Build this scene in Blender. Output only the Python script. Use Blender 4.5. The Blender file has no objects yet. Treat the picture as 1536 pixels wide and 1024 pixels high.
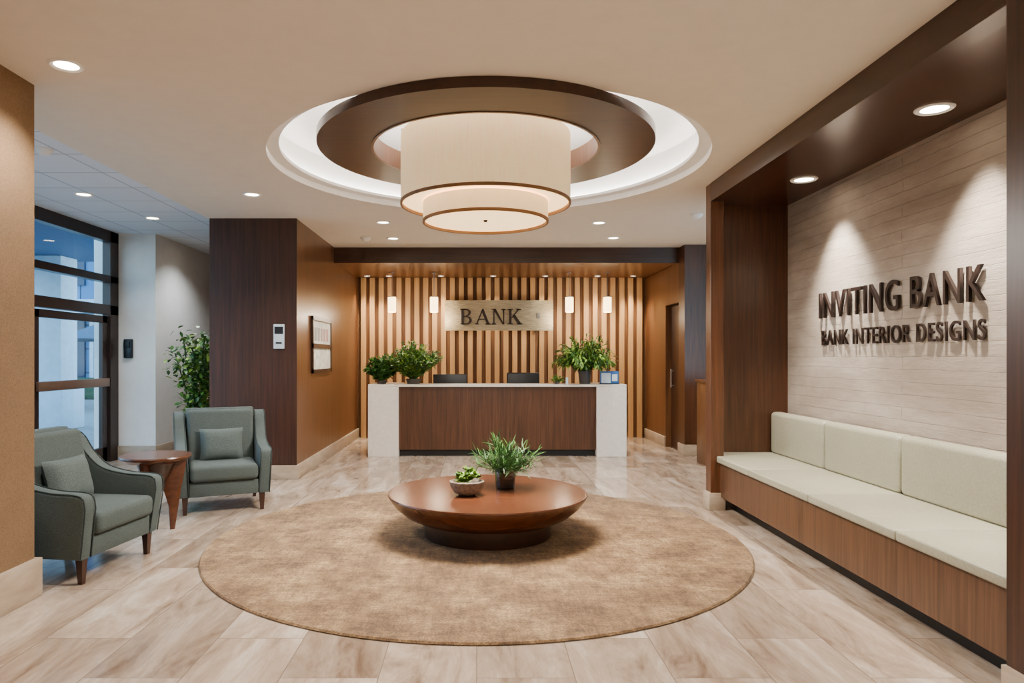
import bpy, bmesh, math, random
from mathutils import Vector, Matrix, noise
random.seed(7)
S=bpy.context.scene
COL=S.collection
pi=math.pi

# ---------------------------------------------------------------- materials
def lin(c):
    o=[]
    for v in c[:3]:
        v=v/255.0
        o.append(v/12.92 if v<=0.04045 else ((v+0.055)/1.055)**2.4)
    return (o[0],o[1],o[2],1.0)
class NT:
    def __init__(s,name):
        s.m=bpy.data.materials.new(name); s.m.use_nodes=True
        s.t=s.m.node_tree; s.b=s.t.nodes['Principled BSDF']; s.out=s.t.nodes['Material Output']
    def n(s,typ,**kw):
        nd=s.t.nodes.new(typ)
        for k,v in kw.items(): setattr(nd,k,v)
        return nd
    def l(s,a,b): s.t.links.new(a,b)
    def coord(s,scale=(1,1,1),rot=(0,0,0)):
        tc=s.n('ShaderNodeTexCoord'); mp=s.n('ShaderNodeMapping')
        mp.inputs['Scale'].default_value=scale; mp.inputs['Rotation'].default_value=rot
        s.l(tc.outputs['Object'],mp.inputs['Vector']); return mp.outputs['Vector']
    def noise(s,vec,scale=5,detail=4,rough=.5,dist=0):
        nd=s.n('ShaderNodeTexNoise'); s.l(vec,nd.inputs['Vector'])
        nd.inputs['Scale'].default_value=scale; nd.inputs['Detail'].default_value=detail
        nd.inputs['Roughness'].default_value=rough; nd.inputs['Distortion'].default_value=dist
        return nd.outputs['Fac']
    def ramp(s,fac,stops):
        r=s.n('ShaderNodeValToRGB'); e=r.color_ramp.elements
        while len(e)<len(stops): e.new(0.5)
        for i,(p,c) in enumerate(stops): e[i].position=p; e[i].color=c
        s.l(fac,r.inputs['Fac']); return r.outputs['Color']
    def mix(s,a,b,fac,mode='MIX'):
        m=s.n('ShaderNodeMix',data_type='RGBA',blend_type=mode)
        for inp,v in ((m.inputs[6],a),(m.inputs[7],b),(m.inputs[0],fac)):
            if hasattr(v,'node'): s.l(v,inp)
            else: inp.default_value=v
        return m.outputs[2]
    def bump(s,h,strength=.3,dist=.01):
        b=s.n('ShaderNodeBump'); b.inputs['Strength'].default_value=strength; b.inputs['Distance'].default_value=dist
        s.l(h,b.inputs['Height']); s.l(b.outputs['Normal'],s.b.inputs['Normal'])
def plain(name,c,rough=.5,metal=0,var=.06,vs=8,emit=0,ec=None,spec=None):
    t=NT(name); v=t.noise(t.coord(),vs,3)
    c=lin(c); d=tuple(x*(1-var) for x in c[:3])+(1,); e=tuple(min(1,x*(1+var)) for x in c[:3])+(1,)
    t.l(t.ramp(v,[(.3,d),(.7,e)]),t.b.inputs['Base Color'])
    t.b.inputs['Roughness'].default_value=rough; t.b.inputs['Metallic'].default_value=metal
    if spec is not None: t.b.inputs['Specular IOR Level'].default_value=spec
    if emit:
        t.b.inputs['Emission Color'].default_value=lin(ec or (255,255,255)); t.b.inputs['Emission Strength'].default_value=emit
    return t.m
def wood(name,dark,light,axis='Z',rough=.35,fine=45):
    t=NT(name)
    k={'Z':(1,1,.035),'Y':(1,.035,1),'X':(.035,1,1)}[axis]
    v=t.coord(k)
    a=t.noise(v,fine,5,.6,.2); b=t.noise(v,4,3,.5,.6)
    c1=t.ramp(a,[(.3,lin(dark)),(.7,lin(light))])
    c2=t.ramp(b,[(.3,(.72,.7,.68,1)),(.7,(1.0,1.0,1.0,1))])
    t.l(t.mix(c1,c2,.8,'MULTIPLY'),t.b.inputs['Base Color'])
    t.b.inputs['Roughness'].default_value=rough
    t.bump(a,.08,.003)
    return t.m
def fabric(name,c,c2,scale=220,rough=.9,b=.3):
    t=NT(name); v=t.coord()
    a=t.noise(v,scale,2); l=t.noise(v,5,3)
    t.l(t.mix(t.ramp(a,[(.35,lin(c)),(.65,lin(c2))]),t.ramp(l,[(.3,(.88,.88,.88,1)),(.7,(1,1,1,1))]),.7,'MULTIPLY'),t.b.inputs['Base Color'])
    t.b.inputs['Roughness'].default_value=rough; t.bump(a,b,.002)
    return t.m
def emis(name,c,s):
    t=NT(name); t.b.inputs['Base Color'].default_value=lin(c)
    t.b.inputs['Emission Color'].default_value=lin(c); t.b.inputs['Emission Strength'].default_value=s
    t.b.inputs['Roughness'].default_value=.6
    return t.m

W_DARK=wood('walnut_dark',(44,24,13),(74,42,25),'Z',.38)
W_DARKY=wood('walnut_dark_y',(46,25,14),(76,44,26),'Y',.22)
W_DARKX=wood('walnut_dark_x',(44,24,13),(72,42,25),'X',.33)
W_END=wood('walnut_end',(62,36,20),(92,56,33),'Z',.36)
W_MED=wood('walnut_mid',(72,42,23),(104,64,38),'Z',.34)
W_SIDE=wood('walnut_side',(84,53,31),(120,80,49),'Z',.3)
W_DESK=wood('desk_wood',(60,35,19),(92,57,35),'Z',.36)
W_BENCH=wood('bench_wood',(74,49,31),(108,75,51),'Z',.4)
W_TABLE=wood('table_wood',(72,38,21),(100,56,33),'X',.24,30)
W_TABLE2=wood('table_wood_base',(44,23,13),(64,36,21),'X',.3,30)
W_SLAT=wood('slat_oak',(188,142,88),(214,170,114),'Z',.5)
W_SLATB=wood('slat_back',(96,62,33),(122,82,47),'Z',.6)
W_LEG=wood('leg_wood',(44,24,15),(68,37,25),'Z',.35)
CEIL=plain('ceiling_paint',(228,219,206),.85,var=.02)
WHITE=plain('white_paint',(240,238,234),.8,var=.02)
WALLP=plain('wall_paint',(228,224,216),.8,var=.03)
BLACK=plain('black_plastic',(16,16,18),.4)
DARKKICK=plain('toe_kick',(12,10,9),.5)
BRONZE=plain('bronze_frame',(50,34,27),.35,metal=.3)
PUSHBAR=plain('bronze_pushbar',(120,92,74),.35,metal=.4)
QUARTZ=plain('quartz',(216,208,198),.3,var=.06,vs=25)
STEEL=plain('steel',(170,170,170),.3,metal=1)
LETTER=plain('letter_bronze',(38,24,18),.4,metal=.2)
CREAM=fabric('bench_leather',(156,151,127),(166,161,139),60,.38,.06)
TEAL=fabric('chair_fabric',(54,64,62),(82,92,89),260,.9,.35)
TEAL2=fabric('pillow_fabric',(62,73,71),(90,100,97),200,.9,.35)
TANW=fabric('wallcovering',(108,82,54),(128,100,69),180,.85,.3)
POT=plain('ceramic_dark',(70,64,60),.4)
STONEB=plain('stone_bowl',(128,112,94),.6,var=.4,vs=40)
SOIL=plain('soil',(40,28,20),.95)
STEM=plain('stem_green',(60,84,34),.7)
def leafmat(name,a,b):
    t=NT(name); v=t.noise(t.coord(),14,2)
    t.l(t.ramp(v,[(.3,lin(a)),(.7,lin(b))]),t.b.inputs['Base Color']); t.b.inputs['Roughness'].default_value=.45
    return t.m
LEAF=leafmat('leaf_green',(32,72,20),(84,128,40))
LEAFD=leafmat('leaf_deep',(22,58,20),(62,108,38))
LEAFL=leafmat('leaf_lime',(100,134,36),(150,178,64))
FLOWER=plain('flower_white',(235,235,225),.6)

def mk_floor():
    t=NT('travertine_floor')
    tc=t.n('ShaderNodeTexCoord'); sp=t.n('ShaderNodeSeparateXYZ'); cb=t.n('ShaderNodeCombineXYZ')
    t.l(tc.outputs['Object'],sp.inputs[0]); t.l(sp.outputs['Y'],cb.inputs['X']); t.l(sp.outputs['X'],cb.inputs['Y'])
    def brick(c1,c2,mo,ms):
        b=t.n('ShaderNodeTexBrick'); b.offset=.37; b.offset_frequency=2
        t.l(cb.outputs[0],b.inputs['Vector'])
        b.inputs['Color1'].default_value=c1; b.inputs['Color2'].default_value=c2; b.inputs['Mortar'].default_value=mo
        b.inputs['Scale'].default_value=1; b.inputs['Mortar Size'].default_value=ms
        b.inputs['Brick Width'].default_value=1.22; b.inputs['Row Height'].default_value=.46
        b.inputs['Mortar Smooth'].default_value=.1
        return b
    r=brick((0,0,0,1),(1,1,1,1),(0,0,0,1),0)
    add=t.n('ShaderNodeVectorMath',operation='MULTIPLY_ADD')
    t.l(r.outputs['Color'],add.inputs[0]); add.inputs[1].default_value=(13,7,5); 
    mp=t.n('ShaderNodeMapping'); mp.inputs['Scale'].default_value=(1.8,.45,1); t.l(tc.outputs['Object'],mp.inputs['Vector'])
    t.l(mp.outputs[0],add.inputs[2])
    v=t.noise(add.outputs[0],2.6,10,.66,.7)
    v2=t.noise(add.outputs[0],12,7,.7,.4)
    base=t.ramp(v,[(.3,lin((124,101,82))),(.45,lin((168,147,127))),(.55,lin((184,165,146))),(.7,lin((210,196,181)))])
    base=t.mix(base,t.ramp(v2,[(.34,(.72,.69,.66,1)),(.6,(1,1,1,1))]),.6,'MULTIPLY')
    tint=t.ramp(r.outputs['Color'],[(0,(.70,.67,.64,1)),(.6,(.97,.97,.97,1)),(1,(1.0,1.0,1.0,1))])
    base=t.mix(base,tint,1.0,'MULTIPLY')
    m=brick((0,0,0,1),(0,0,0,1),(1,1,1,1),.0026)
    base=t.mix(base,lin((122,104,88)),m.outputs['Fac'])
    t.l(base,t.b.inputs['Base Color']); t.b.inputs['Roughness'].default_value=.14
    t.b.inputs['Specular IOR Level'].default_value=.6
    t.bump(m.outputs['Fac'],-.12,.002)
    return t.m
FLOOR=mk_floor()
def mk_trav():
    t=NT('travertine_trim'); v=t.coord((1,1,4)); a=t.noise(v,3,6,.6,.4)
    t.l(t.ramp(a,[(.3,lin((150,130,108))),(.7,lin((182,164,142)))]),t.b.inputs['Base Color']); t.b.inputs['Roughness'].default_value=.45
    return t.m
TRAV=mk_trav()
def mk_stonewall():
    t=NT('chiselled_travertine')
    tc=t.n('ShaderNodeTexCoord'); sp=t.n('ShaderNodeSeparateXYZ'); cb=t.n('ShaderNodeCombineXYZ')
    t.l(tc.outputs['Object'],sp.inputs[0]); t.l(sp.outputs['Y'],cb.inputs['X']); t.l(sp.outputs['Z'],cb.inputs['Y'])
    nv=t.n('ShaderNodeTexNoise'); nv.inputs['Scale'].default_value=4; nv.inputs['Detail'].default_value=9; nv.inputs['Roughness'].default_value=.75; t.l(tc.outputs['Object'],nv.inputs['Vector'])
    wob=t.n('ShaderNodeVectorMath',operation='MULTIPLY_ADD'); t.l(nv.outputs['Color'],wob.inputs[0]); wob.inputs[1].default_value=(.1,.04,0); t.l(cb.outputs[0],wob.inputs[2])
    b=t.n('ShaderNodeTexBrick'); b.offset=.43; t.l(wob.outputs[0],b.inputs['Vector'])
    b.inputs['Color1'].default_value=(0,0,0,1); b.inputs['Color2'].default_value=(1,1,1,1); b.inputs['Mortar'].default_value=(.5,.5,.5,1)
    b.inputs['Scale'].default_value=1; b.inputs['Mortar Size'].default_value=.0035; b.inputs['Mortar Smooth'].default_value=.9
    b.inputs['Brick Width'].default_value=2.6; b.inputs['Row Height'].default_value=.095
    mp=t.n('ShaderNodeMapping'); mp.inputs['Scale'].default_value=(1,.6,2.0); t.l(tc.outputs['Object'],mp.inputs['Vector'])
    s1=t.noise(mp.outputs[0],1.3,9,.6,.4); s2=t.noise(mp.outputs[0],14,9,.78,.1)
    mp3=t.n('ShaderNodeMapping'); mp3.inputs['Scale'].default_value=(1,.3,7); t.l(tc.outputs['Object'],mp3.inputs['Vector']); s3=t.noise(mp3.outputs[0],7,6,.7,.2)
    c=t.ramp(s1,[(.3,lin((142,126,111))),(.5,lin((168,152,136))),(.7,lin((192,178,163)))])
    c=t.mix(c,t.ramp(s2,[(.3,(.84,.83,.82,1)),(.6,(1,1,1,1))]),.7,'MULTIPLY')
    c=t.mix(c,t.ramp(s3,[(.3,(.88,.87,.86,1)),(.6,(1,1,1,1))]),.5,'MULTIPLY')
    t.l(c,t.b.inputs['Base Color']); t.b.inputs['Roughness'].default_value=.72
    h=t.mix(t.mix(s2,s3,.35),(0,0,0,1),b.outputs['Fac'])
    h2=t.mix(h,b.outputs['Color'],.06)
    t.bump(h2,.85,.018)
    return t.m
STONE=mk_stonewall()
def mk_rug():
    t=NT('rug_pile'); v=t.coord((1,1,1))
    a=t.noise(v,80,5,.75)
    b=t.noise(t.coord((1.4,1.4,1)),1.6,9,.72,.1); c=t.noise(t.coord((5,1.0,1)),5,7,.7); d=t.noise(t.coord((1.0,5,1)),5,7,.7)
    base=t.ramp(b,[(.38,lin((108,80,48))),(.5,lin((138,107,70))),(.62,lin((172,142,102)))])
    base=t.mix(base,t.ramp(c,[(.40,(.70,.67,.63,1)),(.56,(1,1,1,1))]),.9,'MULTIPLY')
    base=t.mix(base,t.ramp(d,[(.40,(.72,.69,.65,1)),(.56,(1,1,1,1))]),.9,'MULTIPLY')
    base=t.mix(base,t.ramp(a,[(.38,(.50,.47,.43,1)),(.6,(1.35,1.32,1.26,1))]),.9,'MULTIPLY')
    t.l(base,t.b.inputs['Base Color']); t.b.inputs['Roughness'].default_value=.95
    t.b.inputs['Sheen Weight'].default_value=.1
    t.bump(a,.7,.012)
    return t.m
RUG=mk_rug()
def mk_shade(name,s):
    t=NT(name); v=t.coord((1,1,.05)); a=t.noise(v,120,3); v2=t.coord((.1,.1,1)); b=t.noise(v2,150,2)
    c=t.mix(t.ramp(a,[(.3,lin((228,190,138))),(.7,lin((252,216,164)))]),t.ramp(b,[(.3,(.84,.82,.79,1)),(.7,(1,1,1,1))]),.8,'MULTIPLY')
    t.b.inputs['Base Color'].default_value=lin((212,188,150)); t.l(c,t.b.inputs['Emission Color'])
    t.b.inputs['Emission Strength'].default_value=s; t.b.inputs['Roughness'].default_value=.9
    return t.m
SHADE=mk_shade('linen_shade',.85)
SHADE2=mk_shade('linen_shade_lower',1.2)
TRIMB=plain('shade_trim',(132,96,58),.6)
DIFF=emis('diffuser',(255,216,158),2.4)
LED=emis('led_cove',(255,250,244),34)
BULB=emis('downlight_lens',(255,240,215),24)
PEND=emis('pendant_glass',(255,214,154),8)
def mk_metal():
    t=NT('brushed_champagne'); a=t.noise(t.coord((.05,1,1)),90,3)
    t.l(t.ramp(a,[(.3,lin((140,127,102))),(.7,lin((184,170,142)))]),t.b.inputs['Base Color'])
    t.b.inputs['Metallic'].default_value=.85; t.b.inputs['Roughness'].default_value=.42
    return t.m
SIGNM=mk_metal()
def mk_glass(name,tint=(.85,.93,.97,1),f=.06):
    t=NT(name); tr=t.n('ShaderNodeBsdfTransparent'); gl=t.n('ShaderNodeBsdfGlossy'); mx=t.n('ShaderNodeMixShader')
    tr.inputs['Color'].default_value=tint; gl.inputs['Roughness'].default_value=.02; mx.inputs[0].default_value=f
    t.l(tr.outputs[0],mx.inputs[1]); t.l(gl.outputs[0],mx.inputs[2]); t.l(mx.outputs[0],t.out.inputs['Surface'])
    return t.m
GLASS=mk_glass('storefront_glass',(.85,.94,.98,1),.09); GLASSV=mk_glass('vase_glass',(.66,.70,.68,1),.12)
def mk_tile():
    t=NT('ceiling_tile')
    b=t.n('ShaderNodeTexBrick'); b.offset=0; t.l(t.coord(),b.inputs['Vector'])
    b.inputs['Color1'].default_value=lin((222,230,240)); b.inputs['Color2'].default_value=lin((228,235,244)); b.inputs['Mortar'].default_value=lin((176,184,196))
    b.inputs['Scale'].default_value=1; b.inputs['Mortar Size'].default_value=.009; b.inputs['Brick Width'].default_value=.61; b.inputs['Row Height'].default_value=.61
    t.l(b.outputs['Color'],t.b.inputs['Base Color']); t.b.inputs['Roughness'].default_value=.9
    return t.m
TILE=mk_tile()
def mk_facade():
    t=NT('facade_panels')
    tc=t.n('ShaderNodeTexCoord'); sp=t.n('ShaderNodeSeparateXYZ'); cb=t.n('ShaderNodeCombineXYZ')
    t.l(tc.outputs['Object'],sp.inputs[0]); t.l(sp.outputs['X'],cb.inputs['X']); t.l(sp.outputs['Z'],cb.inputs['Y'])
    b=t.n('ShaderNodeTexBrick'); b.offset=0; t.l(cb.outputs[0],b.inputs['Vector'])
    b.inputs['Color1'].default_value=lin((58,108,150)); b.inputs['Color2'].default_value=lin((80,130,168)); b.inputs['Mortar'].default_value=lin((30,56,84))
    b.inputs['Scale'].default_value=1; b.inputs['Mortar Size'].default_value=.03; b.inputs['Brick Width'].default_value=1.5; b.inputs['Row Height'].default_value=.9
    t.l(b.outputs['Color'],t.b.inputs['Base Color']); return t.m
FACADE=mk_facade()
PAVE=plain('pavement',(160,150,140),.8,var=.12,vs=3)
FWIN=plain('facade_glass',(12,44,74),.1)
FWHITE=plain('facade_white',(190,204,214),.7)
DARKCAN=plain('canopy_soffit',(34,74,112),.6)
HEDGE=plain('hedge_green',(44,74,44),.9,var=.4,vs=9)

# ---------------------------------------------------------------- mesh builder
class MB:
    def __init__(s): s.bm=bmesh.new(); s.mats=[]
    def mi(s,m):
        if m not in s.mats: s.mats.append(m)
        return s.mats.index(m)
    def merge(s,tb,mat,M=None):
        i=s.mi(mat)
        if M is not None: tb.transform(M)
        me=bpy.data.meshes.new('tmp'); 
        for f in tb.faces: f.material_index=i
        tb.to_mesh(me); tb.free(); s.bm.from_mesh(me); bpy.data.meshes.remove(me)
    def box(s,x0,x1,y0,y1,z0,z1,mat,bev=0,seg=2,M=None):
        tb=bmesh.new(); bmesh.ops.create_cube(tb,size=1)
        for v in tb.verts:
            v.co=Vector(((x0+x1)/2+v.co.x*(x1-x0),(y0+y1)/2+v.co.y*(y1-y0),(z0+z1)/2+v.co.z*(z1-z0)))
        if bev: bmesh.ops.bevel(tb,geom=list(tb.edges),offset=bev,segments=seg,profile=.5,affect='EDGES')
        s.merge(tb,mat,M)
    def quad(s,pts,mat):
        f=s.bm.faces.new([s.bm.verts.new(p) for p in pts]); f.material_index=s.mi(mat)
    def lathe(s,prof,cx,cy,mat,seg=64,M=None,cz=0,caps=True):
        tb=bmesh.new(); rings=[]
        for r,z in prof:
            if r<1e-6: rings.append([tb.verts.new((cx,cy,z+cz))])
            else: rings.append([tb.verts.new((cx+r*math.cos(2*pi*k/seg),cy+r*math.sin(2*pi*k/seg),z+cz)) for k in range(seg)])
        for a,b in zip(rings,rings[1:]):
            for k in range(seg):
                k2=(k+1)%seg
                if len(a)==1 and len(b)==1: continue
                if len(a)==1: tb.faces.new((a[0],b[k2],b[k]))
                elif len(b)==1: tb.faces.new((a[k],a[k2],b[0]))
                else: tb.faces.new((a[k],a[k2],b[k2],b[k]))
        bmesh.ops.recalc_face_normals(tb,faces=list(tb.faces))
        s.merge(tb,mat,M)
    def prism(s,pts,d0,d1,mat,fn,bev=0,seg=3,M=None):
        tb=bmesh.new()
        a=[tb.verts.new(fn(u,v,d0)) for u,v in pts]; b=[tb.verts.new(fn(u,v,d1)) for u,v in pts]
        n=len(pts); fa=tb.faces.new(a); fb=tb.faces.new(b[::-1])
        for k in range(n): tb.faces.new((a[k],b[k],b[(k+1)%n],a[(k+1)%n]))
        bmesh.ops.recalc_face_normals(tb,faces=list(tb.faces))
        if bev:
            ed=list(set(list(fa.edges)+list(fb.edges)))
            bmesh.ops.bevel(tb,geom=ed,offset=bev,segments=seg,profile=.5,affect='EDGES')
        s.merge(tb,mat,M)
    def tube(s,pts,r,mat,seg=8,M=None):
        tb=bmesh.new(); rings=[]; pts=[Vector(p) for p in pts]
        for i,p in enumerate(pts):
            d=(pts[min(i+1,len(pts)-1)]-pts[max(i-1,0)]).normalized()
            u=d.orthogonal().normalized(); w=d.cross(u); rr=r[i] if isinstance(r,(list,tuple)) else r
            rings.append([tb.verts.new(p+rr*(u*math.cos(2*pi*k/seg)+w*math.sin(2*pi*k/seg))) for k in range(seg)])
        for a,b in zip(rings,rings[1:]):
            for k in range(seg): tb.faces.new((a[k],a[(k+1)%seg],b[(k+1)%seg],b[k]))
        tb.faces.new(rings[0][::-1]); tb.faces.new(rings[-1])
        bmesh.ops.recalc_face_normals(tb,faces=list(tb.faces))
        s.merge(tb,mat,M)
    def leaf(s,p,d,L,w,mat,droop=.3,up=None):
        d=Vector(d).normalized(); side=d.cross(Vector((random.uniform(-.4,.4),random.uniform(-.4,.4),1)))
        if side.length<1e-3: side=Vector((1,0,0))
        side.normalize(); i=s.mi(mat); pts=[]; p=Vector(p); prof=[.25,1,.8,.08]
        cur=p.copy(); dd=d.copy(); prev=None
        for k in range(4):
            a=s.bm.verts.new(cur-side*w*prof[k]*.5); b=s.bm.verts.new(cur+side*w*prof[k]*.5)
            if prev:
                f=s.bm.faces.new((prev[0],prev[1],b,a)); f.material_index=i
            prev=(a,b); cur=cur+dd*(L/3); dd=(dd+Vector((0,0,-droop))).normalized()
    def pillow(s,w,h,t,mat,M):
        tb=bmesh.new(); n=14; vs={}
        for sd in (1,-1):
            for i in range(n+1):
                for j in range(n+1):
                    u=-1+2*i/n; v=-1+2*j/n
                    th=t/2*((1-u**4)**.6)*((1-v**4)**.6)
                    if sd==-1 and (i in(0,n) or j in(0,n)): vs[(sd,i,j)]=vs[(1,i,j)]; continue
                    vs[(sd,i,j)]=tb.verts.new((u*w/2*(1-.06*(1-v*v)*abs(u)),sd*th,v*h/2*(1-.06*(1-u*u)*abs(v))))
            for i in range(n):
                for j in range(n):
                    q=[vs[(sd,i,j)],vs[(sd,i+1,j)],vs[(sd,i+1,j+1)],vs[(sd,i,j+1)]]
                    tb.faces.new(q if sd==-1 else q[::-1])
        bmesh.ops.recalc_face_normals(tb,faces=list(tb.faces))
        s.merge(tb,mat,M)
    def obj(s,name,loc=(0,0,0),rz=0,smooth=True,ang=35,parent=None):
        me=bpy.data.meshes.new(name); s.bm.to_mesh(me); s.bm.free()
        for m in s.mats: me.materials.append(m)
        if smooth:
            for p in me.polygons: p.use_smooth=True
            me.set_sharp_from_angle(angle=math.radians(ang))
        o=bpy.data.objects.new(name,me); COL.objects.link(o); o.location=loc; o.rotation_euler[2]=rz
        if parent: o.parent=parent
        return o
def B(name,x0,x1,y0,y1,z0,z1,mat,bev=0,parent=None):
    m=MB(); m.box(x0,x1,y0,y1,z0,z1,mat,bev); return m.obj(name,parent=parent)

H=3.2; HV=3.3
# ---------------------------------------------------------------- shell
B('floor',-5.3,5.2,-3.2,13.0,-.1,0,FLOOR)
RC=(.1,6.15); RR=1.9
def ceiling():
    m=MB(); i=m.mi(CEIL); bm=m.bm
    x0,x1,y0,y1=-2.2,2.29,3.9,8.45
    angs=[2*pi*k/120 for k in range(120)]
    for cx,cy in ((x0,y0),(x0,y1),(x1,y0),(x1,y1)):
        angs.append(math.atan2(cy-RC[1],cx-RC[0])%(2*pi))
    angs=sorted(set(round(a,5) for a in angs)); inn=[];out=[];top=[]
    for a in angs:
        c,s_=math.cos(a),math.sin(a)
        tx=((x1-RC[0])/c if c>0 else (x0-RC[0])/c) if abs(c)>1e-6 else 1e9
        ty=((y1-RC[1])/s_ if s_>0 else (y0-RC[1])/s_) if abs(s_)>1e-6 else 1e9
        t=min(tx,ty)
        out.append(bm.verts.new((RC[0]+t*c,RC[1]+t*s_,H)))
        inn.append(bm.verts.new((RC[0]+RR*c,RC[1]+RR*s_,H)))
    n=len(angs)
    for k in range(n):
        k2=(k+1)%n; bm.faces.new((out[k],inn[k],inn[k2],out[k2])).material_index=i
    def q(a,b,c,d):
        bm.faces.new([bm.verts.new((x,y,H)) for x,y in ((a,c),(a,d),(b,d),(b,c))]).material_index=i
    q(-3.3,x0,-3.2,13); q(x1,5.2,-3.2,13); q(x0,x1,-3.2,y0); q(x0,x1,y1,13)
    m.lathe([(RR,H),(RR,H+.06),(RR-.10,H+.06),(RR-.10,H+.09),(RR+.02,H+.09),(RR+.02,H+.36),(0,H+.36)],RC[0],RC[1],WHITE,120)
    m.lathe([(RR-.05,H+.092),(RR-.02,H+.092),(RR-.02,H+.105),(RR-.05,H+.105),(RR-.05,H+.092)],RC[0],RC[1],LED,120)
    j=m.mi(CEIL)
    bm.faces.new([bm.verts.new(p) for p in ((-3.3,4.1,H),(-3.3,13,H),(-3.3,13,HV),(-3.3,4.1,HV))]).material_index=j
    m.box(-5.4,5.3,-3.3,13.1,H+.37,H+.45,CEIL)
    return m.obj('ceiling')
ceiling()
B('ceiling_vestibule',-5.4,-3.3,4.1,13.0,HV,HV+.05,TILE)
B('wall_left',-2.95,-2.77,-3.2,4.3,0,H,TANW)
B('baseboard_left',-2.96,-2.735,-3.19,4.33,0,.24,TRAV,.006)
B('wall_vestibule',-5.4,-2.95,4.12,4.3,0,HV,WALLP)
B('wall_entrance',-5.6,-4.7,10.05,12.8,0,HV,WALLP)
B('baseboard_entrance',-5.24,-4.68,10.02,12.8,0,.2,TRAV,.004)
B('wall_left_wood',-3.27,-2.215,8.45,12.8,0,H,W_SIDE)
B('trim_1',-3.28,-2.21,8.43,8.449,.17,H,W_DARK)
B('baseboard_left_wood',-3.29,-2.185,8.41,12.79,0,.17,TRAV,.006)
B('wall_back',-5.6,5.2,12.8,13.0,0,HV,W_SLATB)
B('wall_rear',-3.0,5.2,-3.3,-3.2,0,H+.2,WALLP)
B('wall_right_near',2.35,2.6,-3.2,2.45,0,H,WALLP)
B('wall_right_far',4.7,4.9,7.1,12.8,0,H,WALLP)
m=MB()
m.box(3.15,3.35,11.45,12.8,0,2.97,W_SIDE); m.box(3.15,3.35,10.7,11.45,2.35,2.97,W_SIDE)
m.obj('wall_niche_right')
m=MB(); m.box(3.24,3.28,10.72,11.43,.0,2.33,W_DARK); m.tube([(3.2,11.3,1.0),(3.2,11.3,1.3)],.012,STEEL); m.box(3.2,3.24,11.29,11.31,1.02,1.04,STEEL);m.box(3.2,3.24,11.29,11.31,1.26,1.28,STEEL)
m.obj('door_2')
B('wall_right_wood',3.15,4.7,10.4,10.7,0,H,W_END)
B('baseboard_right_wood',3.13,4.69,10.375,10.699,0,.17,TRAV,.005)
B('baseboard_niche_right',3.12,3.15,11.45,12.79,0,.17,TRAV,.004)
m=MB(); m.box(-2.215,3.15,10.7,12.8,2.975,H,W_SIDE); m.box(-2.215,3.15,10.68,10.7,2.96,H,W_DARKX)
m.obj('trim_2')

# slat wall
m=MB(); x=-2.15
while x<3.0:
    m.box(x,x+.092,12.735,12.799,0.0,2.97,W_SLAT,.004,1); x+=.1655
m.obj('slat_panelling')

# ---------------------------------------------------------------- right alcove (portal)
XP=2.29
m=MB()
m.box(XP,2.42,6.72,6.86,.17,3.2,W_MED,.004,1)
m.box(XP-.001,2.6,2.45,2.967,.17,3.2,W_DARK)
m.box(XP,2.42,2.967,6.72,3.02,3.2,W_DARKY)
m.box(2.42,3.4,2.45,7.1,3.05,3.2,W_DARKY)
m.box(2.42,3.4,7.04,7.14,0,3.05,W_END)
m.box(2.6,3.4,2.45,2.9,0,3.05,W_DARK)
m.obj('trim_3')
m=MB(); m.box(XP-.02,2.43,6.70,6.88,0,.17,TRAV,.004); m.box(XP-.02,2.62,2.4,2.975,0,.17,TRAV,.004); m.obj('baseboard_right')
B('wall_right',3.19,3.4,2.9,7.04,0,3.05,STONE)
# bench
m=MB()
m.box(2.52,3.185,2.9,7.035,0,.13,DARKKICK)
m.box(2.385,3.185,2.975,7.035,.13,.465,W_BENCH,.003,1)
ys=[2.98,3.86,4.88,5.95,7.03]
for a,b in zip(ys,ys[1:]):
    m.box(2.35,3.04,a+.002,b-.002,.465,.527,CREAM,.014,3)
    m.box(3.0,3.13,a+.005,b-.005,.52,.94,CREAM,.04,5)
m.box(3.1,3.185,2.98,7.03,.465,.9,W_DARKY)
m.obj('bench_seat')

# ---------------------------------------------------------------- lettering
def text_mesh(txt,ext,offset=0.0):
    cu=bpy.data.curves.new('t','FONT'); cu.body=txt; cu.extrude=ext; cu.offset=offset; cu.resolution_u=6; cu.space_character=1.12
    o=bpy.data.objects.new('t',cu); COL.objects.link(o); bpy.context.view_layer.update()
    dg=bpy.context.evaluated_depsgraph_get(); me=bpy.data.meshes.new_from_object(o.evaluated_get(dg))
    bpy.data.objects.remove(o); return me
def wall_text(name,txt,y0,y1,z0,z1,x,th,off):
    me=text_mesh(txt,.5,off); vs=[v.co.copy() for v in me.vertices]
    ax,bx=min(v.x for v in vs),max(v.x for v in vs); ay,by=min(v.y for v in vs),max(v.y for v in vs)
    for v in me.vertices:
        u=(v.co.x-ax)/(bx-ax); w=(v.co.y-ay)/(by-ay)
        v.co=Vector((x-v.co.z*th,y0+(y1-y0)*u,z0+(z1-z0)*w))
    me.materials.clear(); me.materials.append(LETTER)
    o=bpy.data.objects.new(name,me); COL.objects.link(o); return o
e=bpy.data.objects.new('wall_lettering',None); COL.objects.link(e)
a=wall_text('line_1','INVITING BANK',6.34,4.28,1.85,2.085,3.168,.022,-.001); a.parent=e
b=wall_text('line_2','BANK INTERIOR DESIGNS',6.31,4.28,1.605,1.74,3.174,.014,.003); b.parent=e

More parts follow.
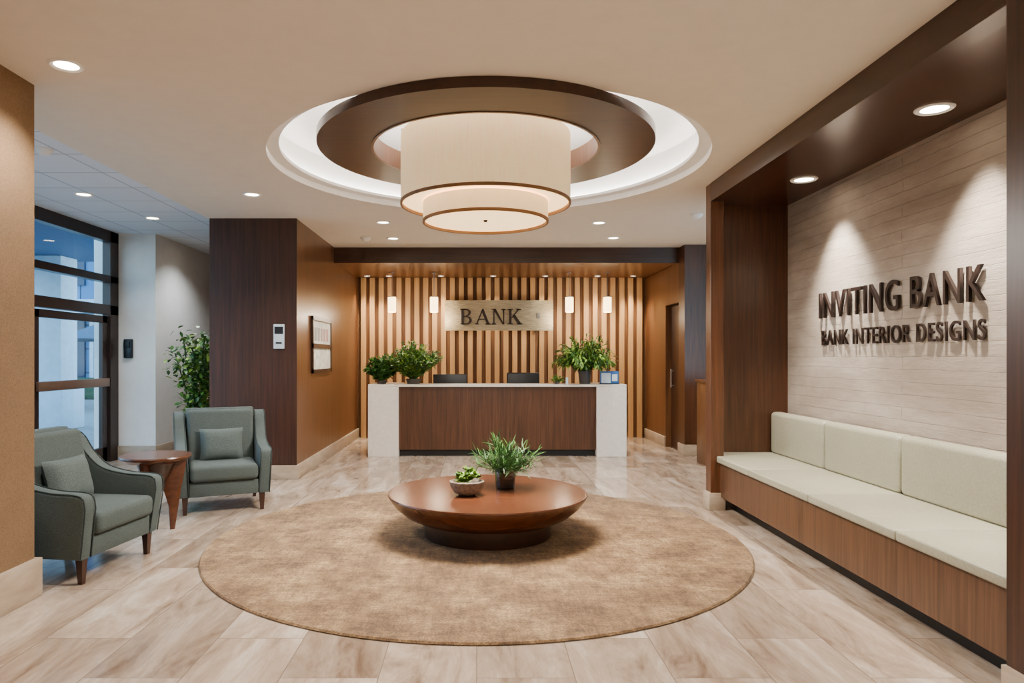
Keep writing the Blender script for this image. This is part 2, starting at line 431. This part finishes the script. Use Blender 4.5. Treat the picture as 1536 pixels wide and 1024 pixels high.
def serif_sign():
    m=MB(); X0,X1,Z0,Z1=-.585,1.4,1.98,2.53
    tb=bmesh.new(); n=24; fr=[];bk=[]
    for k in range(n+1):
        u=-1+2*k/n; x=(X0+X1)/2+(X1-X0)/2*u; y=12.50+.06*u*u
        fr.append((tb.verts.new((x,y,Z0)),tb.verts.new((x,y,Z1)))); bk.append((tb.verts.new((x,y+.03,Z0)),tb.verts.new((x,y+.03,Z1))))
    for k in range(n):
        tb.faces.new((fr[k][0],fr[k+1][0],fr[k+1][1],fr[k][1])); tb.faces.new((bk[k+1][0],bk[k][0],bk[k][1],bk[k+1][1]))
        tb.faces.new((fr[k][1],fr[k+1][1],bk[k+1][1],bk[k][1])); tb.faces.new((fr[k+1][0],fr[k][0],bk[k][0],bk[k+1][0]))
    tb.faces.new((fr[0][0],fr[0][1],bk[0][1],bk[0][0])); tb.faces.new((fr[n][1],fr[n][0],bk[n][0],bk[n][1]))
    bmesh.ops.recalc_face_normals(tb,faces=list(tb.faces)); m.merge(tb,SIGNM)
    for x in (-.3,1.1): m.box(x,x+.05,12.5,12.735,2.2,2.3,STEEL)
    z0=2.09; h=.28
    def P(pts,ox): m.prism(pts,12.45,12.50,LETTER,lambda u,v,d:(ox+u*h,d,z0+v*h))
    def R(u0,u1,v0,v1,ox): P([(u0,v0),(u1,v0),(u1,v1),(u0,v1)],ox)
    def arc(cx,cy,ro,ri,ox,thin=.5):
        N=12
        for k in range(N):
            a0=-pi/2+pi*k/N; a1=-pi/2+pi*(k+1)/N
            f=lambda a:( (cx+ro[0]*math.cos(a),cy+ro[1]*math.sin(a)),(cx+ri[0]*math.cos(a),cy+ri[1]*math.sin(a)))
            o0,i0=f(a0); o1,i1=f(a1); P([o0,o1,i1,i0],ox)
    s=.06
    ox=-.30
    R(.08,.24,0,1,ox); R(0,.3,0,s,ox); R(0,.3,1-s,1,ox)
    R(.2,.42,0,s,ox); R(.2,.40,1-s,1,ox); R(.2,.42,.5-s*.2,.5+s*.8,ox)
    arc(.38,.76,(.31,.24),(.16,.18),ox); arc(.40,.265,(.36,.265),(.19,.2),ox)
    ox=-.02
    P([(.02,0),(.10,0),(.47,.86),(.43,1)],ox); P([(.42,1),(.52,1),(.91,0),(.73,0),(.38,.86)],ox); R(.2,.68,.3,.3+s,ox)
    R(-.05,.2,0,s,ox); R(.64,.97,0,s,ox)
    ox=.275
    R(.1,.175,0,1,ox); R(.73,.805,0,1,ox); P([(.08,1),(.26,1),(.80,.0),(.70,0)],ox)
    R(0,.28,0,s,ox); R(-.02,.2,1-s,1,ox); R(.62,.9,1-s,1,ox)
    ox=.56
    R(.1,.26,0,1,ox); R(0,.36,0,s,ox); R(0,.36,1-s,1,ox)
    P([(.22,.4),(.30,.4),(.78,.98),(.68,.98)],ox); P([(.32,.54),(.46,.66),(.92,0),(.70,0)],ox); R(.58,.88,1-s,1,ox); R(.62,.98,0,s,ox)
    return m.obj('bank_sign')
serif_sign()

# ---------------------------------------------------------------- rug
m=MB(); m.lathe([(0,0),(2.13,0),(2.14,.006),(2.13,.016),(0,.018)],0,0,RUG,128); m.obj('round_rug',loc=(0.0,5.7,0))

# coffee table
m=MB()
m.lathe([(0,0),(.53,0),(.53,.15),(0,.15)],0,0,W_TABLE2,96)
m.lathe([(.0,.135),(.56,.135),(.62,.15),(.70,.19),(.77,.25),(.82,.315),(.832,.34),(.828,.35),(.80,.352),(0,.352)],0,0,W_TABLE,96)
m.obj('round_coffee_table',loc=(.09,5.78,.018))
TT=.37
m=MB()
m.lathe([(0,0),(.06,0),(.11,.03),(.14,.08),(.142,.115),(.13,.12),(.122,.10),(.09,.06),(0,.05)],0,0,STONEB,32)
random.seed(3)
for k in range(30):
    a=random.uniform(0,2*pi); r=random.uniform(0,.11); c=Vector((r*math.cos(a),r*math.sin(a),.12+random.uniform(0,.09)*(1-r/.2)))
    for j in range(24):
        d=Vector((random.gauss(0,1),random.gauss(0,1),abs(random.gauss(.4,.8)))).normalized()
        m.leaf(c,d,.042,.024,random.choice((LEAFL,LEAFL,LEAFL,LEAF)),.2)
m.obj('succulent_bowl',loc=(-.08,5.62,TT))
def sprigs(m,base,n,height,spread,leafL,leafW,mats,per=14,stem=.0025,droop=.25,flo=0,curve=.15,fan=.03,even=False,zmin=None):
    base=Vector(base)
    for k in range(n):
        a=random.uniform(0,2*pi); tilt=(random.random()**(.5 if not even else .75))*spread
        L=height*random.uniform(.6,1.05)*(1-.12*tilt)
        p=base+Vector((math.cos(a),math.sin(a),0))*random.uniform(0,.03); d=Vector((math.cos(a)*math.sin(tilt),math.sin(a)*math.sin(tilt),math.cos(tilt)))
        pts=[p.copy()]; N=7
        for j in range(N):
            p=p+d*(L/N); d=(d+Vector((math.cos(a)*fan,math.sin(a)*fan,-curve*tilt*(j+1)/N))).normalized()
            if zmin is not None and p.z<zmin: p.z=zmin
            pts.append(p.copy())
        m.tube(pts,stem,STEM,4)
        for j in range(per):
            t=random.uniform(.2,1)*N; i=min(int(t),N-1); q=pts[i].lerp(pts[i+1],t-i)
            dd=(pts[i+1]-pts[i]).normalized()+Vector((random.gauss(0,.7),random.gauss(0,.7),random.gauss(.1,.5)))
            m.leaf(q,dd,leafL*random.uniform(.6,1.2),leafW,random.choice(mats),droop if (zmin is None or q.z>zmin+.08) else 0)
        if flo and random.random()<flo:
            c=pts[-1]
            for j in range(5):
                m.leaf(c,(math.cos(j*1.26),math.sin(j*1.26),.4),.028,.022,FLOWER,.1)
random.seed(11)
m=MB()
m.lathe([(0,0),(.075,0),(.08,.01),(.095,.19),(.09,.19),(.074,.012),(0,.012)],0,0,GLASSV,40)
m.lathe([(0,.014),(.07,.014),(.076,.09),(0,.09)],0,0,SOIL,30)
sprigs(m,(0,0,.1),70,.36,1.05,.11,.009,(LEAF,LEAFD,LEAFD),16,.002,.1)
m.obj('vase_plant',loc=(.245,5.9,TT))

# ---------------------------------------------------------------- armchair
PIPE=plain('chair_piping',(42,52,50),.9)
def armchair(name,loc,rz):
    m=MB()
    def catm(P,n=6):
        out=[]
        for i in range(len(P)-1):
            p0=P[max(i-1,0)];p1=P[i];p2=P[i+1];p3=P[min(i+2,len(P)-1)]
            for k in range(n):
                t=k/n
                out.append(tuple(.5*((2*p1[j])+(-p0[j]+p2[j])*t+(2*p0[j]-5*p1[j]+4*p2[j]-p3[j])*t*t+(-p0[j]+3*p1[j]-3*p2[j]+p3[j])*t**3) for j in (0,1)))
        out.append(P[-1]); return out
    top=catm([(-.405,.50),(-.39,.575),(-.33,.60),(-.15,.61),(.05,.655),(.18,.76),(.27,.88),(.35,.925),(.42,.93)])
    prof=[(-.36,.17)]+top+[(.46,.90),(.36,.17)]
    for sx in (-1,1):
        fn=lambda u,v,d,sx=sx:(sx*(d+.03*(v-.17)/.75),u,v)
        m.prism(prof,.31,.425,TEAL,fn,.022,3)
        for dd in (.318,.417):
            m.tube([( sx*(dd+.03*(v-.17)/.75),u+(-.004 if k<8 else 0),v) for k,(u,v) in enumerate([prof[0]]+top)],.005,PIPE,5)
    bk=[(.17,.30),(.24,.62),(.30,.93),(.33,.965),(.40,.965),(.455,.93),(.37,.17),(.2,.17)]
    m.prism(bk,-.335,.335,TEAL,lambda u,v,d:(d,u,v),.012,2)
    m.box(-.32,.32,-.07,.07,-.29,.29,TEAL,.045,5,M=Matrix.Translation((0,.205,.665))@Matrix.Rotation(-.2,4,'X'))
    m.box(-.315,.315,-.37,.3,.17,.31,TEAL,.012,2)
    m.box(-.31,.31,-.415,.16,.312,.465,TEAL,.045,5)
    m.pillow(.42,.33,.15,TEAL2,Matrix.Translation((0,.055,.615))@Matrix.Rotation(-.26,4,'X'))
    for sx in (-1,1):
        for yy,lean in ((-.32,-.0),(.31,.05)):
            m.prism([(-.028,.18),(.028,.18),(.016,0),(-.016,0)],-.026,.026,W_LEG,lambda u,v,d,sx=sx,yy=yy,lean=lean:(sx*.35+u,yy+d*(.6+.4*v/.18)+lean*(1-v/.18),v))
    return m.obj(name,loc=loc,rz=rz,ang=40)
armchair('armchair',(-2.88,4.93,0),math.radians(82))
armchair('armchair',(-2.57,6.93,0),math.radians(24))

m=MB()
m.lathe([(0,.60),(.24,.60),(.285,.63),(.29,.645),(.285,.655),(0,.655)],0,0,W_TABLE,64)
for k in range(3):
    a=k*2*pi/3+.5
    M=Matrix.Rotation(a,4,'Z')
    m.prism([(.0,.61),(.25,.61),(.20,.35),(.15,0),(.11,0),(.10,.2),(.03,.45)],-.02,.02,W_TABLE,lambda u,v,d:(u,d,v),.006,2,M=M)
m.lathe([(0,.28),(.03,.30),(.17,.605),(0,.605)],0,0,W_TABLE2,48)
m.obj('side_table',loc=(-2.77,5.93,0))

# ---------------------------------------------------------------- reception desk
m=MB()
m.box(-1.63,-1.17,10.3,11.1,0,1.05,QUARTZ,.004,1)
m.box(1.80,2.25,10.3,11.1,0,1.05,QUARTZ,.004,1)
m.box(-1.63,2.25,10.3,10.75,1.05,1.085,QUARTZ,.004,1)
m.box(-1.63,-1.17,10.75,11.1,1.05,1.085,QUARTZ,.004,1); m.box(1.80,2.25,10.75,11.1,1.05,1.085,QUARTZ,.004,1)
m.box(-1.17,1.80,10.35,10.42,.1,1.05,W_DESK)
m.box(-1.17,1.80,10.42,10.5,0,.1,DARKKICK)
m.box(-1.17,1.80,10.42,11.1,.72,.76,W_DESK)
m.obj('reception_desk')
DT=1.086
def planter(name,loc,r,h,fn):
    m=MB(); m.lathe([(0,0),(r*.8,0),(r,h),(r*.9,h),(r*.85,h*.8),(0,h*.8)],0,0,POT,32); fn(m,h); return m.obj(name,loc=loc)
random.seed(21)
planter('potted_flowering_plant',(-.97,10.52,DT),.12,.08,lambda m,h:sprigs(m,(0,0,h*.7),190,.60,.9,.075,.03,(LEAF,LEAFL,LEAF),26,.003,.2,.7,.1,.0,False,0))
planter('potted_leafy_plant',(-1.46,10.56,DT),.08,.05,lambda m,h:sprigs(m,(0,0,h*.7),130,.40,.9,.07,.035,(LEAFD,LEAF),20,.003,.3,0,.1,.0,False,0))
planter('potted_fern',(1.66,10.55,DT),.1,.2,lambda m,h:sprigs(m,(0,0,h*.7),190,.66,.7,.10,.022,(LEAF,LEAFD,LEAFL),28,.003,.5,0,.85,.02,False,-.02))
planter('small_potted_plant',(1.22,10.42,DT),.045,.04,lambda m,h:sprigs(m,(0,0,h*.7),26,.11,1.1,.04,.02,(LEAF,LEAFL),8,.002,.3))
m=MB(); m.box(-.27,.27,-.02,.02,.14,.46,BLACK,.01,3); m.box(-.25,.25,.02,.022,.16,.44,FWIN); m.box(-.03,.03,-.05,-.02,.02,.3,BLACK,.005,1); m.box(-.12,.12,-.1,.1,0,.02,BLACK,.006,2)
m.obj('computer_monitor',loc=(-.42,10.9,.765))
BLUE=plain('card_blue',(40,90,150),.4)
m=MB(); m.box(-.14,.14,-.01,.01,0,.2,BLUE,.003); m.box(-.12,.02,-.014,-.009,.02,.17,FWHITE); m.box(.04,.12,-.014,-.009,.05,.15,FWHITE); m.box(-.15,.15,-.04,.05,0,.015,BLACK,.003)
m.obj('brochure_display',loc=(2.0,10.36,DT))
m=MB(); m.lathe([(0,0),(.02,0),(.02,.1),(.017,.105),(0,.105)],0,0,FWHITE,20); m.obj('pen_cup',loc=(1.36,10.34,DT))
def office_chair(loc):
    m=MB()
    m.lathe([(0,.08),(.03,.08),(.03,.42),(0,.42)],0,0,STEEL,20)
    for k in range(5):
        a=k*2*pi/5; m.tube([(0,0,.1),(.3*math.cos(a),.3*math.sin(a),.06)],[.025,.015],BLACK); m.lathe([(0,0),(.02,.0),(.03,.03),(.02,.06),(0,.06)],.3*math.cos(a),.3*math.sin(a),BLACK,16)
    m.box(-.25,.25,-.24,.24,.42,.52,BLACK,.04,3)
    m.box(-.03,.03,-.29,-.25,.45,.8,BLACK,.01,2)
    m.box(-.27,.27,-.30,-.25,.68,1.24,BLACK,.022,4)
    for s in (-1,1): m.box(s*.29-.03,s*.29+.03,-.2,.15,.68,.71,BLACK,.01,2); m.box(s*.29-.015,s*.29+.015,-.05,0,.45,.69,BLACK,.005,1); m.box(min(s*.2,s*.29),max(s*.2,s*.29),-.05,0,.44,.46,BLACK)
    return m.obj('office_chair',loc=loc,rz=0)
office_chair((.77,11.65,0))

for px in (588,651,854,911):
    Xp=(px-715)*12.0/1030
    m=MB(); m.lathe([(0,2.965),(.05,2.965),(.05,2.975),(0,2.975)],0,0,STEEL,24); m.tube([(0,0,2.54),(0,0,2.97)],.006,STEEL,8)
    m.lathe([(0,2.28),(.068,2.28),(.07,2.29),(.07,2.53),(.068,2.54),(0,2.54)],0,0,PEND,32); m.lathe([(0,2.54),(.073,2.54),(.073,2.555),(0,2.555)],0,0,STEEL,32)
    o=m.obj('pendant_light',loc=(Xp,12.0,0))
    l=bpy.data.lights.new('bulb','POINT'); l.energy=22; l.color=(1,.82,.6); l.shadow_soft_size=.08
    lo=bpy.data.objects.new('bulb',l); COL.objects.link(lo); lo.location=(0,0,2.2); lo.parent=o

# ---------------------------------------------------------------- chandelier + ring
CX,CY=.07,5.46
m=MB()
m.lathe([(.9,3.13),(1.31,3.13),(1.31,3.198),(.9,3.198),(.9,3.13)],0,0,W_DARKX,128)
m.lathe([(.88,3.125),(.90,3.125),(.90,3.28),(.88,3.28),(.88,3.125)],0,0,W_SIDE,128)
for k in range(4):
    a=pi/4+k*pi/2; r=1.05
    m.tube([(r*math.cos(a),r*math.sin(a),3.198),(r*math.cos(a),r*math.sin(a),3.56)],.01,STEEL)
m.lathe([(1.08,3.2),(1.12,3.2),(1.12,3.225),(1.08,3.225),(1.08,3.2)],0,0,LED,96)
m.obj('ceiling_ring',loc=(CX,CY,0))
m=MB()
def shade(r,z0,z1,mat):
    m.lathe([(r,z0+.02),(r,z1),(r-.008,z1),(r-.008,z0+.02)],0,0,mat,96)
    m.lathe([(r+.004,z0),(r+.004,z0+.022),(r-.012,z0+.022),(r-.012,z0),(r+.004,z0)],0,0,TRIMB,96)
shade(.67,2.70,3.24,SHADE); shade(.495,2.56,2.72,SHADE2)
m.lathe([(0,2.735),(.655,2.735)],0,0,DIFF,96); m.lathe([(0,2.585),(.48,2.585)],0,0,DIFF,96)
m.lathe([(0,2.568),(.012,2.572),(.018,2.585),(0,2.585)],0,0,LETTER,24)
m.tube([(0,0,2.585),(0,0,3.56)],.012,STEEL)
for k in range(3):
    a=k*2*pi/3; m.tube([(0,0,3.2),(.66*math.cos(a),.66*math.sin(a),3.2)],.005,STEEL,6)
ch=m.obj('drum_chandelier',loc=(CX,CY,0))
def lamp(kind,name,loc,e,col,parent=None,size=.1,ang=None,blend=1,rot=None):
    l=bpy.data.lights.new(name,kind); l.energy=e; l.color=col
    if kind=='AREA': l.shape='DISK'; l.size=size
    else: l.shadow_soft_size=size
    if kind=='SPOT': l.spot_size=math.radians(ang); l.spot_blend=blend
    o=bpy.data.objects.new(name,l); COL.objects.link(o); o.location=loc
    if rot: o.rotation_euler=rot
    if parent: o.parent=parent
    return o
WARM=(1,.95,.88)
lamp('AREA','bulb_down',(0,0,2.5),260,WARM,ch,.9)
lamp('POINT','bulb_up',(0,0,3.05),35,(1,.86,.68),ch,.15)

# ---------------------------------------------------------------- downlights
def downlight(x,y,z,e,ang=120,r=.085,col=WARM,tilt=None,name='downlight',blend=.8):
    m=MB(); m.lathe([(r*.78,-.006),(r,-.012),(r*1.12,-.004),(r*1.12,0)],0,0,WHITE,32); m.lathe([(0,-.003),(r*.8,-.003)],0,0,BULB,32)
    o=m.obj(name,loc=(x,y,z))
    if e: lamp('SPOT','lamp',(0,0,-.03),e,col,o,.05,ang,blend,tilt)
    return o
for x,y in ((-2.39,4.0),(-2.35,7.18),(-1.18,8.67),(1.55,8.7),(-1.2,9.85),(1.95,9.8)):
    downlight(x,y,H,200)
for x,y in ((-1.4,1.6),(1.4,1.6),(-1.4,-1.2),(1.4,-1.2),(0,.2),(3.6,8.6)):  # unseen extra downlights, added out of view for general fill
    downlight(x,y,H,240)
for y in (4.29,6.0,3.0): downlight(2.86,y,3.05,520,72,.1,(1,.95,.86),(0,math.radians(-8),0),blend=.9)
for x in (-1.6,-.65,.3,1.25,2.2,2.85,-2.0): downlight(x,12.5,2.975,230,74,.05,(1,.83,.6))
for x,y in ((-4.35,7.6),(-4.2,8.9),(-4.0,10.6),(-4.2,6.0)): downlight(x,y,HV,130,130,.09,(.85,.93,1))
def detector(x,y,z):
    m=MB(); m.lathe([(0,-.05),(.04,-.05),(.06,-.03),(.075,-.012),(.075,0),(0,0)],0,0,WHITE,32); m.obj('smoke_detector',loc=(x,y,z))
detector((548-715)*9.8/1030,9.8,H); detector((1045-715)*8.2/1030,8.2,H); detector(-3.75,5.95,HV); 

# ---------------------------------------------------------------- wall fittings
m=MB(); m.box(-2.49,-2.355,8.405,8.43,1.6,1.9,FWHITE,.008,2); m.box(-2.475,-2.37,8.40,8.406,1.78,1.87,BLACK,.002,1); m.box(-2.46,-2.385,8.40,8.406,1.66,1.68,BLACK); m.obj('access_panel')
m=MB(); m.box(-5.15,-5.02,10.0,10.05,1.48,1.76,BLACK,.015,2); m.box(-5.12,-5.05,9.985,10.0,1.63,1.72,DARKKICK,.004); m.obj('wall_phone')
m=MB()
X=-2.2
m.box(-2.214,X,9.15,10.35,1.28,2.05,W_DARK,.004,1)
PAPER=plain('poster_paper',(225,218,200),.7,var=.25,vs=12)
m.box(X,X+.004,9.2,10.3,1.68,2.0,PAPER); m.box(X,X+.004,9.2,10.3,1.33,1.62,PAPER)
m.box(X,X+.02,9.15,9.2,1.28,2.05,BRONZE); m.box(X,X+.02,10.3,10.35,1.28,2.05,BRONZE); m.box(X,X+.02,9.15,10.35,1.62,1.68,BRONZE); m.box(X,X+.02,9.15,10.35,2.0,2.05,BRONZE); m.box(X,X+.02,9.15,10.35,1.28,1.33,BRONZE)
for k in range(5): m.box(X+.004,X+.007,9.3+.18*k,9.42+.18*k,1.72,1.9,plain('print%d'%k,(150+12*k,150,140),.7))
m.obj('notice_frame')
m=MB(); m.box(3.14,3.7,9.3,9.8,0,1.14,W_SIDE,.004); m.box(3.12,3.72,9.28,9.82,1.14,1.18,W_MED,.004); m.box(3.4,3.41,9.29,9.3,.1,1.1,DARKKICK); m.obj('side_cabinet')

# ficus
random.seed(5)
m=MB(); m.lathe([(0,0),(.16,0),(.2,.36),(.18,.36),(.17,.3),(0,.3)],0,0,POT,32)
for k in range(8):
    a=k*2*pi/8; p=Vector((.03*math.cos(a),.03*math.sin(a),.3)); pts=[p.copy()]
    d=Vector((.13*math.cos(a),.13*math.sin(a),1)).normalized()
    for j in range(8):
        p=p+d*.182*(1 if k%2 else .88); d=(d+Vector((random.gauss(0,.03),random.gauss(0,.03),0))).normalized(); pts.append(p.copy())
        if j>0:
            for q in range(22):
                c=p+Vector((max(-.13,min(.13,random.gauss(0,.07))),random.gauss(0,.07),random.gauss(0,.07)))
                m.leaf(c,(random.gauss(0,1),random.gauss(0,1),random.gauss(-.2,.6)),.09,.05,random.choice((LEAF,LEAFD,LEAFL,LEAF)),.3)
    m.tube(pts,.01,STEM,6)
m.obj('potted_ficus',loc=(-3.80,9.35,0))

# ---------------------------------------------------------------- storefront
XS=-5.3
def pane(m,y0,y1,z0,z1): m.quad([(XS,y0,z0),(XS,y1,z0),(XS,y1,z1),(XS,y0,z1)],GLASS)
m=MB()
for z0,z1 in ((3.14,3.3),(2.56,2.66),(2.10,2.24)): m.box(XS-.06,XS+.06,4.3,10.05,z0,z1,BRONZE,.004,1)
for y0,y1 in ((9.83,10.05),(8.02,8.14),(6.1,6.2),(4.3,4.4)): m.box(XS-.06,XS+.06,y0,y1,0,3.3,BRONZE,.004,1)
m.box(XS-.06,XS+.06,4.3,8.1,0,.12,BRONZE)
pane(m,4.3,10.05,2.2,3.2); pane(m,4.3,8.1,.1,2.15)
m.obj('window_1')
m=MB()
for y0,y1 in ((8.16,8.27),(9.68,9.8)): m.box(XS-.03,XS+.03,y0,y1,.01,2.08,BRONZE,.004,1)
m.box(XS-.03,XS+.03,8.16,9.8,.01,.22,BRONZE,.004,1); m.box(XS-.03,XS+.03,8.16,9.8,1.98,2.08,BRONZE,.004,1)
m.box(XS+.03,XS+.08,8.2,9.78,1.08,1.2,PUSHBAR,.01,2)
pane(m,8.27,9.68,.2,2.0)
m.obj('door_1')
# exterior
B('exterior_pavement',-60,-5.42,-10,60,-.12,-.02,PAVE)
m=MB(); m.box(-40,-7,26,27,-.02,9,FACADE)
x=-30
while x<-9:
    m.box(x,x+2.2,25.9,26,.5,2.9,FWIN); m.box(x-.15,x,25.8,26,0,3.2,FWHITE); m.box(x+1.05,x+1.13,25.86,25.9,.5,2.9,FWHITE); m.box(x,x+2.2,25.86,25.9,2.2,2.28,FWHITE); m.box(x,x+2.2,25.9,26,4.2,6.6,FWIN); x+=2.6
m.box(-40,-7,25.0,26,3.1,3.6,FWHITE)
m.box(-30,-7,24.4,24.9,-.02,.75,HEDGE,.12,3)
m.obj('exterior_building')
m=MB(); m.box(-9.2,-8.6,14.2,14.8,-.02,3.6,FWHITE,.02); m.box(-9.3,-8.5,14.1,14.9,-.02,.9,FWHITE,.03); m.box(-9.8,-5.62,10.5,15.2,3.6,3.9,DARKCAN,.02); m.box(-9.8,-9.7,10.5,15.2,3.3,3.6,FWHITE); m.obj('exterior_canopy')
CANV=plain('canvas',(80,95,110),.8)
for x,y in ((-12.5,20.5),(-10.6,19.5)):
    m=MB(); m.tube([(0,0,-.02),(0,0,2.4)],.03,STEEL); m.lathe([(0,2.5),(1.2,2.0),(1.18,1.97),(0,2.42)],0,0,CANV,8); m.lathe([(0,.72),(.4,.72),(.4,.75),(0,.75)],0,0,BLACK,24); m.obj('exterior_umbrella',loc=(x,y,0))

# world
w=bpy.data.worlds.new('World'); S.world=w; w.use_nodes=True
nt=w.node_tree; bg=nt.nodes['Background']
tc=nt.nodes.new('ShaderNodeTexCoord'); sp=nt.nodes.new('ShaderNodeSeparateXYZ'); rp=nt.nodes.new('ShaderNodeValToRGB')
nt.links.new(tc.outputs['Generated'],sp.inputs[0]); nt.links.new(sp.outputs['Z'],rp.inputs['Fac'])
rp.color_ramp.elements[0].color=(.46,.72,.92,1); rp.color_ramp.elements[1].color=(.10,.33,.68,1); rp.color_ramp.elements[1].position=.7
nt.links.new(rp.outputs['Color'],bg.inputs['Color']); bg.inputs['Strength'].default_value=6.5

# camera
cd=bpy.data.cameras.new('camera'); co=bpy.data.objects.new('camera',cd); COL.objects.link(co)
co.location=(0,0,1.5); co.rotation_euler=(pi/2,0,0); cd.sensor_width=36; cd.lens=1030/1536*36
cd.shift_x=53/1536; cd.shift_y=23/1536; cd.clip_start=.05
S.camera=co
